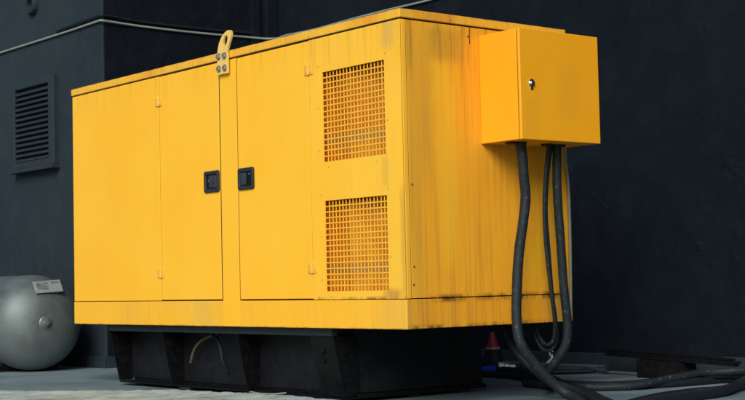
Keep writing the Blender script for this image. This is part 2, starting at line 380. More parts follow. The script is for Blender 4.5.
bk = bmesh.new(); box(bk, vx0 + 0.029, vx1 - 0.1, YA - 0.008, YA - 0.003, vz0 + 0.06, vz1 - 0.07); obj('vent_backing', bk, simple('vent_dark', (0.006, 0.007, 0.008), 0.8), vent, bld)
# round outlet cap
oc = bmesh.new(); lathe(oc, [(0.085, 0), (0.085, 0.035), (0.075, 0.05), (0.055, 0.05), (0.05, 0.03), (0.048, 0.004), (0, 0.004)], (-6.19, YA, 2.735), (0, -1, 0), 32)
obj('outlet_cap', oc, wallmat('cap_paint', (0.02, 0.031, 0.037), (0.02, 0.031, 0.037)), bld, bld, smooth=True)

# ---------------------------------------------------------------- wires on the walls
ZC = 2.408
bm = bmesh.new(); pts = []
x = -14.0
while x < X1 - 0.12: pts.append((x, YA - 0.016, ZC + 0.003 * math.sin(x * 1.3))); x += 0.45
pts += [(X1 - 0.05, YA - 0.018, ZC + 0.002), (X1 + 0.02, YA - 0.016, ZC), (X1 + 0.028, YA + 0.06, ZC - 0.004)]
y = YA + 0.3
while y < 2.58: pts.append((X1 + 0.018, y, ZC - 0.004 - 0.014 * math.sin((y - YA) / 1.6 * math.pi))); y += 0.22
pts += [(X1 + 0.045, 2.60, ZC - 0.012), (X1 + 0.09, 2.66, ZC - 0.014), (X1 + 0.10, 2.73, ZC - 0.005), (X1 + 0.2, 2.735, ZC + 0.005)]
x = X1 + 0.6
while x < 11: pts.append((x, 2.737, ZC + 0.006 * math.sin(x * 3.1) + (0.03 * max(0, 1 - abs(x + 2.1) / 0.9)))); x += 0.5
tube(bm, pts, 0.0095, 8, 6)
single('wall_wire', bm, WIREPALE, 'pale grey wire run across the dark walls above the generator', 'wire', smooth=True)
bm = bmesh.new()
pts = [(-5.75, YA - 0.010, ZC + 0.028), (-5.5, YA - 0.02, ZC + 0.034), (-5.2, YA - 0.02, ZC + 0.040), (X1 - 0.03, YA - 0.02, ZC + 0.043), (X1 + 0.02, YA - 0.012, ZC + 0.043), (X1 + 0.02, YA + 0.08, ZC + 0.043)]
y = YA + 0.3
while y < 2.58: pts.append((X1 + 0.018, y, ZC + 0.034 - 0.014 * math.sin((y - YA) / 1.6 * math.pi))); y += 0.3
tube(bm, pts, 0.011, 8, 6)
single('wall_wire', bm, DRUBBER, 'black wire clipped just above the pale one round the wall corner', 'wire', smooth=True)

# ---------------------------------------------------------------- generator
L_, W_, H_, BD = 3.488, 1.183, 1.60, 0.1483
gen = thing('diesel_generator', 'large weathered yellow enclosed generator on a black steel skid', 'generator', (-L_ / 2, W_ / 2, ZG))
G = gen
def part(name, bm, mat, parent=None, **kw): return obj(name, bm, mat, parent or G, G, **kw)

# inner core seen only through gaps (stops short of the grille cavity)
bm = bmesh.new()
box(bm, -L_ + 0.03, -0.70, 0.035, W_ - 0.03, 0.012, 1.55); box(bm, -0.698, -0.035, 0.175, W_ - 0.03, 0.012, 1.55)
box(bm, -0.698, -0.035, 0.035, 0.173, 0.012, 0.16); box(bm, -0.698, -0.035, 0.035, 0.173, 0.70, 0.86)
box(bm, -0.698, -0.035, 0.035, 0.173, 1.385, 1.55)
part('inner_frame', bm, INNER)
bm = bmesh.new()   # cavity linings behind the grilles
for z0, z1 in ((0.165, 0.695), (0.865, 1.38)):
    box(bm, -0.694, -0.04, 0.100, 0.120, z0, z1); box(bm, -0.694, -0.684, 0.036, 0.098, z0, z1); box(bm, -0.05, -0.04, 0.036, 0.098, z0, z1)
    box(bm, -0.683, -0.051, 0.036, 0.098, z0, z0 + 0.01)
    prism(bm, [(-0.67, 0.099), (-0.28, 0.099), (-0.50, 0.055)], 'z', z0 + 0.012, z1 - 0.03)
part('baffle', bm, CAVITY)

ZD0, ZD1 = BD + 0.004, 1.549      # panel heights
PT = 0.03
# left fixed panel
bm = bmesh.new(); box(bm, -L_, -2.3425, 0, PT, ZD0, ZD1, 0.003); part('side_panel', bm, Y_FRONT)
# doors
def door(x0, x1, hx, hside, handle_c):
    b = bmesh.new(); box(b, x0, x1, 0.0005, PT, ZD0 + 0.004, ZD1 - 0.002, 0.0035)
    d = part('door', b, Y_FRONT)
    for zz in (0.323, 1.392):
        b = bmesh.new()
        box(b, hx - 0.036, hx - 0.003, -0.006, 0.0005, zz - 0.03, zz + 0.03, 0.002); box(b, hx + 0.003, hx + 0.036, -0.006, 0.0005, zz - 0.03, zz + 0.03, 0.002)
        cyl(b, (hx, -0.006, zz - 0.03), (0, 0, 1), 0.0065, 0.06, 12)
        for sx in (-0.018, 0.018):
            for sz in (-0.016, 0.016): cyl(b, (hx + sx, -0.006, zz + sz), (0, -1, 0), 0.0045, 0.003, 8)
        part('hinge', b, HINGE, d, smooth=True)
    return d
d1 = door(-2.3375, -1.6615, -2.3405, 1, None)
d2 = door(-1.4680, -0.7725, -0.769, 1, None)
def rrect(x0, x1, z0, z1, r_, n_=5):
    P = []
    for (cx, cz, a0) in ((x1 - r_, z1 - r_, 0), (x0 + r_, z1 - r_, 90), (x0 + r_, z0 + r_, 180), (x1 - r_, z0 + r_, 270)):
        for q in range(n_ + 1): a = rad(a0 + 90 * q / n_); P.append((cx + r_ * math.cos(a), cz + r_ * math.sin(a)))
    return P
BEZEL = simple('handle_bezel', (0.022, 0.025, 0.032), 0.45, var=0.2); WELL = simple('handle_well', (0.003, 0.003, 0.004), 0.6); PADDLE = simple('handle_paddle', (0.030, 0.038, 0.050), 0.35, var=0.3, scale=40)
def handle(d, x0, x1, z0, z1, flip):
    b = bmesh.new(); fr = 0.021
    loops = [[b.verts.new((p[0], y, p[1])) for p in rrect(x0 + i_, x1 - i_, z0 + i_, z1 - i_, max(0.004, 0.014 - i_ * 0.4))] for (i_, y) in ((0, 0.0), (0, -0.008), (0.003, -0.011), (fr - 0.003, -0.011), (fr, -0.008), (fr + 0.001, -0.0015))]
    for A, B in zip(loops, loops[1:]):
        for q in range(len(A)): q2 = (q + 1) % len(A); b.faces.new((A[q], A[q2], B[q2], B[q]))
    fc = b.faces.new(loops[-1]); fc.material_index = 1
    h = part('handle', b, [BEZEL, WELL], d, smooth=True, sharp=30)
    xm0, xm1 = (x0 + fr + 0.030, x1 - fr - 0.003) if flip else (x0 + fr + 0.003, x0 + 0.083)
    b = bmesh.new(); box(b, xm0, xm1, -0.0085, -0.0018, z0 + fr + 0.006, z1 - fr - 0.006, 0.003)
    cx, cz = (xm0 + 0.03, (z0 + z1) / 2 + 0.006) if flip else (x1 - fr - 0.026, (z0 + z1) / 2 + 0.026)
    if flip: cyl(b, (cx + 0.01, -0.0085, cz), (0, -1, 0), 0.022, 0.004, 22, bev=0.001)
    merged = b
    # the paddle and its key barrel turn together, one piece
    obj('paddle', merged, PADDLE, h, G, smooth=True)
    b = bmesh.new(); cyl(b, (cx - (0.026 if flip else 0), -0.0085 if flip else -0.0018, cz), (0, -1, 0), 0.0055, 0.004, 12, bev=0.001); obj('key_barrel', b, STEEL, h, G, smooth=True)
handle(d1, -1.822, -1.662, 0.787, 0.914, True)
handle(d2, -1.462, -1.304, 0.781, 0.906, False)
for (a_, b_) in ((-2.3415, -2.3380), (-1.6610, -1.6475), (-1.4740, -1.4685), (-0.7720, -0.7670)):
    b = bmesh.new(); box(b, a_, b_, 0.0035, 0.0295, ZD0 + 0.001, ZD1 - 0.001); part('door_gap_dark', b, GAPBLACK)  # black strips put the shade of the open seams into colour
# centre post, full height
bm = bmesh.new(); box(bm, -1.6470, -1.4745, -0.001, PT, 0.001, ZD1, 0.002); part('centre_post', bm, Y_FRONT)

SCREW = simple('screw_paint', (0.62, 0.36, 0.05), 0.45, 0.1); RSCREW = simple('rusty_screw', (0.16, 0.07, 0.03), 0.6)
# grille panel with two openings
GX0, GX1 = -0.650, -0.133
openings = [(0.195, 0.674), (0.881, 1.361)]
bm = bmesh.new(); X0, X1p = -0.7665, -0.0
def slab(x0, x1, z0, z1): 
    v = [bm.verts.new((x, y, z)) for y in (0.0, 0.002) for (x, z) in ((x0, z0), (x1, z0), (x1, z1), (x0, z1))]
xs = [X0, GX0, GX1, X1p]; zs = [ZD0, 0.195, 0.674, 0.881, 1.361, ZD1]
grid = {}
def gv(x, y, z):
    kk = (round(x, 5), round(y, 5), round(z, 5))
    if kk not in grid: grid[kk] = bm.verts.new(kk)
    return grid[kk]
def hole(i, j): return i == 1 and j in (1, 3)
for i in range(3):
    for j in range(5):
        x0, x1, z0, z1 = xs[i], xs[i + 1], zs[j], zs[j + 1]
        if hole(i, j):
            for (a, b) in (((x0, z0), (x1, z0)), ((x1, z0), (x1, z1)), ((x1, z1), (x0, z1)), ((x0, z1), (x0, z0))):
                bm.faces.new((gv(a[0], 0, a[1]), gv(b[0], 0, b[1]), gv(b[0], 0.006, b[1]), gv(a[0], 0.006, a[1])))
        else:
            for y in (0.0, 0.006): bm.faces.new((gv(x0, y, z0), gv(x1, y, z0), gv(x1, y, z1), gv(x0, y, z1)))
bmesh.ops.recalc_face_normals(bm, faces=bm.faces)
box(bm, X0, X0 + 0.02, 0.0065, PT, ZD0, ZD1); box(bm, -0.03, -0.003, 0.0065, PT, ZD0, ZD1)
gp = part('grille_panel', bm, Y_GRILL)
for (z0, z1) in openings:
    bm = bmesh.new(); nx, nz = 18, 16
    for i in range(1, nx):
        xx = GX0 + (GX1 - GX0) * i / nx + random.uniform(-.0012, .0012)
        box(bm, xx - 0.0034, xx + 0.0034, 0.008, 0.0105, z0 - 0.012, z1 + 0.012)
    for j in range(1, nz):
        zz = z0 + (z1 - z0) * j / nz + random.uniform(-.0006, .0006)
        box(bm, GX0 - 0.012, GX1 + 0.012, 0.0062, 0.0084, zz - 0.0033, zz + 0.0033)
    part('mesh_grille', bm, Y_MESH, gp)
    for (sx, sz) in ((GX0 - 0.035, z1 + 0.035), (GX1 + 0.012, z1 + 0.032), (GX0 - 0.035, z0 + 0.06), (GX1 + 0.02, z0 + 0.17), (GX0 + 0.04, z0 - 0.03), (GX1 - 0.07, z0 - 0.032), (GX0 - 0.035, (z0 + z1) / 2 + .05)):
        bm = bmesh.new(); cyl(bm, (sx, 0.001, sz), (0, -1, 0), 0.0052, 0.0025, 10); part('screw', bm, SCREW, gp, smooth=True)
# data plate-like rust patch is in the paint; far end of the canopy
bm = bmesh.new(); box(bm, -L_ + 0.0015, -L_ + PT, PT + 0.002, W_ - 0.002, ZD0, ZD1, 0.003); part('end_panel', bm, Y_FRONT)
bm = bmesh.new(); box(bm, -L_ + 0.002, -0.032, W_ - PT, W_, ZD0, ZD1, 0.003); part('side_panel', bm, Y_FRONT)
# near corner post on the end face, then the end panel
bm = bmesh.new(); box(bm, -0.031, 0.0015, 0.0072, 0.033, ZD0, ZD1, 0.002); part('corner_post', bm, Y_CORNER)
bm = bmesh.new(); box(bm, -0.03, -0.0025, 0.0332, 0.0373, ZD0 + 0.001, ZD1 - 0.001); part('corner_gap_dark', bm, INNER)  # dark strip stands in for the shade inside the corner seam
bm = bmesh.new(); box(bm, -0.031, -0.0005, 0.0375, W_ - 0.004, ZD0 + 0.001, ZD1, 0.002); ep = part('end_panel', bm, Y_END)
for (yy, zz) in ((0.055, 0.31), (0.055, 0.72), (0.05, 0.22), (0.46, 1.50)):
    bm = bmesh.new(); cyl(bm, (-0.001, yy, zz), (1, 0, 0), 0.0055, 0.003, 10); part('screw', bm, RSCREW, ep, smooth=True)
bm = bmesh.new(); box(bm, -0.0008, 0.0008, 0.470, 0.4745, 1.46, 1.548); part('gap_strip', bm, INNER, ep)
# base rail in pieces with the seams of the photograph
bm = bmesh.new(); box(bm, -L_ - 0.002, -1.6515, -0.002, 0.10, 0.0, BD, 0.003); part('base_rail', bm, Y_BAND)
bm = bmesh.new(); box(bm, -1.4725, -0.002, -0.002, 0.10, 0.0, BD, 0.003); part('base_rail', bm, Y_BAND)
bm = bmesh.new(); box(bm, -0.1, 0.003, 0.0012, W_ - 0.001, 0.0012, BD - 0.0005, 0.003); part('base_rail', bm, Y_BAND_END)
bm = bmesh.new(); box(bm, -L_ + 0.004, -0.102, W_ - 0.1, W_ + 0.002, 0.0, BD, 0.003); part('base_rail', bm, Y_BAND)
bm = bmesh.new(); box(bm, -L_ - 0.0015, -L_ + 0.1, 0.102, W_ - 0.102, 0.0015, BD - 0.001, 0.003); part('base_rail', bm, Y_BAND)
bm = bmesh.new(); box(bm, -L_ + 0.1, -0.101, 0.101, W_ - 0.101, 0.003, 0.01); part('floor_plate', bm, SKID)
bm = bmesh.new(); box(bm, -L_ + 0.008, -0.006, 0.006, W_ - 0.006, 1.5495, 1.5572); part('roof_gap_dark', bm, GAPBLACK)  # black ring added for the line of shade under the roof lip
# roof with folded lip
bm = bmesh.new()
box(bm, -L_ - 0.006, 0.006, -0.006, W_ + 0.006, 1.5575, 1.602, 0.004, seg=3)
part('roof', bm, Y_ROOF)
# lifting lug, folded sheet with an eye, bolted on the centre post
lx = -1.578
prof = []
outl = [(-0.055, 1.470), (0.052, 1.470), (0.052, 1.600), (0.058, 1.640), (0.072, 1.680), (0.072, 1.705), (0.052, 1.716), (0.015, 1.708), (-0.020, 1.680), (-0.042, 1.640), (-0.055, 1.590)]
bm = bmesh.new()
eye_c = (0.036, 1.659); ne = 20
ov = []; nO = len(outl)
# outline resampled, then bridged to the eye hole in the upper half; lower half is a plain plate
up = [(0.052, 1.590), (0.060, 1.61), (0.074, 1.635), (0.090, 1.660), (0.100, 1.682), (0.098, 1.702), (0.086, 1.713), (0.064, 1.716), (0.038, 1.710), (0.010, 1.697), (-0.012, 1.679), (-0.029, 1.657), (-0.040, 1.635), (-0.049, 1.61), (-0.054, 1.590), (-0.03, 1.590), (0.0, 1.590), (0.03, 1.590)]
def lugplate(y0, y1):
    t = bmesh.new(); n_ = len(up); rings = []
    for y in (y0, y1):
        o_ = [t.verts.new((lx + p[0], y, p[1])) for p in up]
        i_ = []
        for p in up:
            a_ = math.atan2(p[1] - eye_c[1], p[0] - eye_c[0])
            ex, ez = 0.019 * math.cos(a_), 0.034 * math.sin(a_); tl = -0.5
            i_.append(t.verts.new((lx + eye_c[0] + ex * math.cos(tl) - ez * math.sin(tl), y, eye_c[1] + ex * math.sin(tl) + ez * math.cos(tl))))
        rings.append((o_, i_))
    for o_, i_ in rings:
        for q in range(n_): t.faces.new((o_[q], o_[(q + 1) % n_], i_[(q + 1) % n_], i_[q]))
    (o0, i0), (o1, i1) = rings
    for q in range(n_):
        q2 = (q + 1) % n_
        t.faces.new((o0[q], o0[q2], o1[q2], o1[q])); t.faces.new((i0[q], i1[q], i1[q2], i0[q2]))
    merge(bm, t)
lugplate(-0.024, -0.012)
prism(bm, [(lx - 0.055, 1.468), (lx + 0.053, 1.468), (lx + 0.053, 1.5895), (lx - 0.055, 1.5895)], 'y', -0.024, -0.012)
lug = part('lifting_lug', bm, DULLYEL)
for (sx, sz) in ((-0.036, 1.573), (0.026, 1.572), (-0.034, 1.502), (0.028, 1.500)):
    b = bmesh.new(); cyl(b, (lx + sx, -0.024, sz), (0, -1, 0), 0.021, 0.004, 20, bev=0.001); cyl(b, (lx + sx, -0.028, sz), (0, -1, 0), 0.015, 0.011, 6, bev=0.0015)
    part('bolt', b, STEEL, lug)

# control cabinet on the end face
cd, cy0, cy1, cz0, cz1 = 0.301, 0.5323, 1.1196, 0.9411, 1.5108
bm = bmesh.new(); box(bm, 0.002, cd - 0.026, cy0 + 0.002, cy1 - 0.002, cz0 + 0.001, cz1 - 0.001, 0.004)
for yy, zz in ((0.60, cz0), (0.66, cz0), (0.86, cz0), (0.95, cz0)): cyl(bm, (0.16, yy, cz0 + 0.002), (0, 0, -1), 0.034, 0.012, 20, mat=1)
cab = part('control_cabinet', bm, [Y_CAB, INNER])
bm = bmesh.new(); box(bm, cd - 0.018, cd, cy0, cy1, cz0, cz1, 0.005, seg=3); part('cabinet_door', bm, Y_CAB, cab)
bm = bmesh.new(); box(bm, cd - 0.027, cd - 0.017, cy0 + 0.008, cy1 - 0.008, cz0 + 0.008, cz1 - 0.008); part('door_gap_dark', bm, INNER, cab)
bm = bmesh.new(); cyl(bm, (cd - 0.001, 0.612, 1.231), (1, 0, 0), 0.021, 0.006, 28, bev=0.002); cyl(bm, (cd + 0.005, 0.612, 1.231), (1, 0, 0), 0.013, 0.007, 24, bev=0.002)
box(bm, cd + 0.0125, cd + 0.016, 0.600, 0.624, 1.229, 1.233, 0.0008)
box(bm, cd + 0.0005, cd + 0.003, 0.604, 0.622, 1.196, 1.212, 0.0008)
part('lock', bm, CHROME, cab, smooth=True)

# skid: recessed tank, top rail, gussets
SX0, SX1, SY0, SY1 = -3.10, -0.69, 0.215, 1.15
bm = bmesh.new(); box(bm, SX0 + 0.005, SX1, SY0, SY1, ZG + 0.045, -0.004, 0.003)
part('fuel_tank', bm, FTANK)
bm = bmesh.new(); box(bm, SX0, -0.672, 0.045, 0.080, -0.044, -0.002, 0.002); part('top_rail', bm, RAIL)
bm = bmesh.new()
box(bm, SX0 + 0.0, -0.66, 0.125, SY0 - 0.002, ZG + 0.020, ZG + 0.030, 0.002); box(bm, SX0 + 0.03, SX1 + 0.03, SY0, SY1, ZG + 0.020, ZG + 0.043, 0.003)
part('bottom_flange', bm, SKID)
def gusset(x, side=1, th=0.008):
    b = bmesh.new()
    P = [(0.052, -0.046), (0.208, -0.046), (SY0 + 0.004, ZG + 0.032), (0.122, ZG + 0.032)]
    P[1] = (SY0 + 0.004, -0.046)
    if side < 0: P = [(SY0 + SY1 - p[0], p[1]) for p in P][::-1]
    prism(b, P, 'x', x - th / 2, x + th / 2, 0.001)
    yb = 0.16 if side > 0 else SY0 + SY1 - 0.16
    g_ = part('gusset', b, SKID)
    b = bmesh.new()
    cyl(b, (x + th / 2, yb - 0.03, -0.135), (1, 0, 0), 0.013, 0.009, 6); part('bolt', b, SKID, g_)
    b = bmesh.new(); cyl(b, (x + th / 2, yb - 0.03, -0.178), (1, 0, 0), 0.008, 0.007, 6); part('bolt', b, SKID, g_)
for x in (-3.10, -2.438, -1.595, -0.874, -0.677):
    gusset(x, 1)
# corner foot: sloping flange between the last two gussets
bm = bmesh.new()
P = [(0.052, -0.046), (0.060, -0.046), (0.130, ZG + 0.034), (0.122, ZG + 0.034)]
prism(bm, P, 'x', -0.869, -0.682)
cyl(bm, (-0.785, 0.070, -0.127), (0, -1, 0.2), 0.020, 0.010, 20); cyl(bm, (-0.785, 0.080, -0.185), (0, -1, 0.2), 0.009, 0.008, 16)
part('corner_foot', bm, SKID)
for (x, y) in ((-2.3, 0.16), (-0.76, 0.15), (-0.75, 0.62), (-0.75, 1.0), (-3.0, 0.25), (-3.0, 1.0)):
    bm = bmesh.new(); box(bm, x - 0.06, x + 0.06, y - 0.03, y + 0.05, ZG + 0.001, ZG + 0.0195, 0.002); part('shim_pad', bm, RAIL)
bm = bmesh.new(); tube(bm, [(-2.256, 0.150, -0.235), (-2.215, 0.15, -0.160), (-2.150, 0.155, -0.105), (-2.06, 0.17, -0.07), (-2.0, 0.19, -0.05)], 0.009, 10, 8)
part('drain_hose', bm, HOSE, smooth=True)
bm = bmesh.new(); tube(bm, [(-2.04, 0.16, -0.05), (-1.97, 0.16, -0.085), (-1.93, 0.16, -0.14), (-1.915, 0.165, -0.22), (-1.91, 0.19, -0.28)], 0.010, 10, 8)
part('drain_hose', bm, DRUBBER, smooth=True)

# ---------------------------------------------------------------- compressor tank
TY, TZ, TR = 0.50, -0.022, 0.374
tank = thing('air_tank', 'round grey metal air tank lying on the ground by the slate wall', 'tank', (-5.5, TY, ZG))
k = NM('grey_tank_paint', 0.45, 0.5); k.b.inputs['Specular IOR Level'].default_value = 0.35
a = k.noise(3, 6, 0.65, 0.3); b = k.noise(1, 4, 0.6, 0.1, (14, 14, 1.5)); d = k.noise(60, 4, 0.7)
c = k.mix(k.ramp(a, 0.3, 0.7), (0.095, 0.130, 0.137), (0.16, 0.20, 0.205)); c = k.mix(k.math('MULTIPLY', k.ramp(b, 0.5, 0.8), 0.5), c, (0.10, 0.12, 0.11))
c = k.mix(k.ramp(d, 0.7, 0.78), c, (0.35, 0.38, 0.36)); k.color(c); k.rough(k.ramp(a, 0.2, 0.8, 0.42, 0.66)); TANKM = k.m
prof = []
LT = 0.95; dep = 0.29
for i in range(0, 15): t = i / 14 * math.pi / 2; prof.append((TR * math.sin(t), -LT - dep * math.cos(t)))
prof.append((TR + 0.002, -LT + 0.001)); prof.append((TR + 0.002, -0.02)); prof.append((TR, -0.018))
for i in range(24, -1, -1): t = i / 24 * math.pi / 2; prof.append((TR * math.sin(t) ** 0.97, dep * math.cos(t)))
TX = -5.140
TAX = Vector((math.cos(rad(-8)), math.sin(rad(-8)), 0))
bm = bmesh.new(); lathe(bm, prof, (TX, TY, TZ), TAX, 72)
obj('tank_shell', bm, TANKM, tank, tank, smooth=True)
bm = bmesh.new()
ap = Vector((TX, TY, TZ)) + TAX * (dep - 0.012)
lathe(bm, [(0.052, 0), (0.052, 0.014), (0.047, 0.018), (0.036, 0.019), (0.034, 0.028), (0.019, 0.032), (0.017, 0.046), (0, 0.048)], ap, TAX, 28)
obj('drain_plug', bm, simple('plug_metal', (0.16, 0.19, 0.19), 0.4, 0.5), tank, tank, smooth=True)
k = NM('plate_ink', 0.6); n = k.noise(1, 2, 0.5, 0, (4, 22, 330)); k.color(k.mix(k.ramp(n, 0.45, 0.55), (0.06, 0.075, 0.085), (0.18, 0.22, 0.23))); INK = k.m
# name plate on a bracket near the top of the dished end
pc = Vector((-4.925, 0.517, 0.258))
nrm = Vector((0.80, -0.10, 0.56)).normalized(); ux = Vector((0, 1, 0)) ; ux = (ux - nrm * ux.dot(nrm)).normalized(); uz = nrm.cross(ux); uz = uz if uz.z > 0 else -uz
Mx = Matrix((ux, uz, nrm)).transposed().to_4x4(); Mx.translation = pc
bm = bmesh.new(); box(bm, -0.112, 0.112, -0.056, 0.056, -0.002, 0.006, 0.002, xf=Mx); box(bm, -0.095, 0.095, -0.045, 0.045, -0.09, -0.0022, 0.004, xf=Mx)
plate = obj('name_plate', bm, simple('plate_metal', (0.30, 0.35, 0.36), 0.35, 0.4, var=0.25, scale=20), tank, tank)
bm = bmesh.new()
random.seed(3)
tb = bmesh.new(); box(tb, -0.09, 0.005, -0.026, 0.040, 0.0061, 0.0068, xf=Mx); merge(bm, tb)
obj('plate_print', bm, INK, plate, tank)
bm = bmesh.new(); box(bm, 0.03, 0.095, 0.024, 0.044, 0.0061, 0.0068, xf=Mx); obj('plate_print', bm, INK, plate, tank)
for dx in (-0.2, -0.8):
    b = bmesh.new()
    cx = TX + TAX.x * dx; cyv = TY + TAX.y * dx
    prism(b, [(cyv - 0.26, ZG + 0.001), (cyv + 0.26, ZG + 0.001), (cyv + 0.22, ZG + 0.10), (cyv + 0.12, ZG + 0.035), (cyv, ZG + 0.016), (cyv - 0.12, ZG + 0.035), (cyv - 0.22, ZG + 0.10)], 'x', cx - 0.03, cx + 0.03, 0.003)
    obj('saddle', b, SKID, tank, tank)

# ---------------------------------------------------------------- power cables
GRP = 'power cables under the control cabinet'
def cable(pts, rr, mat, label, grp=None, n=10, seg=14, cat='cable'):
    b = bmesh.new(); tube(b, [(Vector(p) + Vector([random.uniform(-1, 1) * rr * 0.16 for _ in range(3)]) * (1 if 0 < i < len(pts) - 1 else 0)) for i, p in enumerate(pts)], rr, seg, n, wob=0.03)
    return single('power_cable' if cat == 'cable' else cat.replace(' ', '_'), b, mat, label, cat, group=grp, smooth=True)
cable([(0.18, 0.639, 0.944), (0.18, 0.652, 0.86), (0.18, 0.660, 0.77), (0.17, 0.676, 0.66), (0.16, 0.665, 0.54), (0.15, 0.639, 0.36), (0.15, 0.614, 0.181), (0.16, 0.601, 0.028), (0.18, 0.612, -0.099), (0.21, 0.70, -0.23), (0.26, 0.80, -0.335), (0.36, 0.80, -0.378), (0.60, 0.61, -0.379), (1.015, 0.26, -0.379), (1.8, -0.1, -0.379), (3.2, 0.2, -0.379)],
      0.0262, RUBBER, 'thickest grey rubber cable hanging from the cabinet closest to the lock side', GRP)
cable([(0.16, 0.934, 0.944), (0.15, 0.938, 0.80), (0.14, 0.942, 0.65), (0.12, 0.977, 0.439), (0.11, 1.007, 0.173), (0.1, 1.033, 0.013), (0.085, 1.036, -0.10), (0.04, 1.02, -0.19), (-0.06, 1.04, -0.27), (-0.25, 1.25, -0.345), (-0.55, 1.55, -0.379), (-1.0, 1.9, -0.381), (-1.5, 2.25, -0.381), (-2.2, 2.45, -0.381)],
      0.0238, RUBBER, 'thick grey cable hanging by the far edge of the generator and running away behind it', GRP)
cable([(-0.30, 0.93, 0.02), (-0.26, 0.93, -0.05), (-0.18, 0.93, -0.16), (-0.08, 0.95, -0.25), (0.03, 0.97, -0.315), (0.16, 0.99, -0.35), (0.36, 0.90, -0.378), (0.70, 0.62, -0.380), (1.3, 0.12, -0.380), (2.2, -0.3, -0.380)],
      0.0225, DRUBBER, 'dark cable sagging from under the generator to the ground behind the thickest cable', GRP)
cable([(0.16, 0.873, 0.944), (0.14, 0.865, 0.78), (0.12, 0.866, 0.597), (0.11, 0.88, 0.413), (0.1, 0.918, 0.175), (0.08, 0.962, 0.016), (0.04, 0.992, -0.082), (0.0, 0.986, -0.12), (-0.06, 0.995, -0.095), (-0.12, 1.021, -0.031), (-0.16, 1.034, 0.055)],
      0.0105, RUBBER, 'thin dark cable with the inner loop between the two thick hanging cables', GRP, seg=10)
cable([(0.14, 0.912, 0.944), (0.12, 0.898, 0.783), (0.1, 0.897, 0.599), (0.09, 0.915, 0.413), (0.08, 0.948, 0.175), (0.06, 0.991, 0.014), (0.02, 1.028, -0.099), (-0.02, 1.013, -0.150), (-0.08, 1.007, -0.127), (-0.14, 1.017, -0.042), (-0.18, 1.031, 0.055)],
      0.0105, RUBBER, 'thin dark cable with the outer loop beside the far thick hanging cable', GRP, seg=10)
cable([(0.05, 1.108, 0.944), (0.03, 1.135, 0.87), (0.016, 1.160, 0.78), (0.012, 1.168, 0.6), (0.012, 1.164, 0.3), (0.012, 1.150, 0.02), (0.0, 1.12, -0.05)], 0.0085, CONDUIT, 'thin greenish grey conduit down the far corner of the generator end', None, seg=8, cat='conduit')
GR2 = 'cables lying on the ground by the generator'
cable([(-2.3, 2.0, -0.383), (-1.35, 1.95, -0.383), (-1.15, 1.90, -0.383), (-0.80, 1.72, -0.382), (-0.385, 1.514, -0.382), (-0.142, 1.627, -0.382), (-0.003, 1.809, -0.382), (0.061, 2.086, -0.382), (0.08, 2.35, -0.382), (0.22, 2.44, -0.380), (0.40, 2.18, -0.380), (0.56, 1.80, -0.382), (0.524, 1.50, -0.382), (0.641, 1.046, -0.382), (0.924, 0.43, -0.382), (1.5, -0.2, -0.382)],
      0.0225, DRUBBER, 'dark ground cable whose long loop turns back below the black steel bars', GR2)
cable([(-0.9, 1.84, -0.382), (-0.45, 1.60, -0.382), (-0.17, 1.72, -0.381), (-0.03, 1.96, -0.372), (0.06, 2.24, -0.350), (0.20, 2.40, -0.352), (0.36, 2.30, -0.345), (0.52, 1.95, -0.355), (0.66, 1.62, -0.378), (0.726, 1.255, -0.381), (0.863, 0.711, -0.381), (1.3, 0.1, -0.381)],
      0.0225, DRUBBER, 'dark cable resting on top of the long ground loop where it turns', GR2)
cable([(-0.7, 1.50, -0.382), (-0.30, 1.42, -0.382), (-0.02, 1.62, -0.378), (0.04, 1.95, -0.352), (0.06, 2.18, -0.338), (0.12, 2.30, -0.335), (0.30, 2.36, -0.325), (0.46, 2.12, -0.335), (0.60, 1.74, -0.370), (0.63, 1.38, -0.381), (0.76, 0.86, -0.381), (1.15, 0.25, -0.381), (2.0, -0.3, -0.381)],
      0.0215, RUBBER, 'greyer cable lying over the other two where the ground loop turns', GR2)
cable([(-1.9, 2.2, -0.379), (-1.55, 2.2, -0.379), (-1.1, 2.05, -0.379), (-0.678, 1.72, -0.379), (-0.25, 1.40, -0.379), (0.10, 1.16, -0.378), (0.50, 0.84, -0.378), (0.924, 0.499, -0.378), (1.866, -0.348, -0.378)],
      0.0265, DRUBBER, 'thick dark cable running diagonally over the ground from behind the skid', GR2)
cable([(-2.1, 2.50, -0.388), (-1.939, 2.50, -0.388), (-1.721, 2.47, -0.388), (-1.38, 2.36, -0.388), (-1.25, 2.47, -0.388), (-1.16, 2.62, -0.388)],
      0.0165, DRUBBER, 'slim black cable on the ground in front of the metal pipe', GR2)
# cable fitting at the end of a cable near the blue can
b = bmesh.new(); lathe(b, [(0, 0), (0.03, 0), (0.038, 0.006), (0.038, 0.04), (0.03, 0.045), (0.03, 0.075), (0.022, 0.08), (0.02, 0.12), (0, 0.12)], (-1.79, 2.33, ZG + 0.039), (0.6, 0.8, 0), 20)
single('cable_fitting', b, STEEL, 'small silver cable end fitting on the ground beside the blue can', 'fitting', smooth=True)
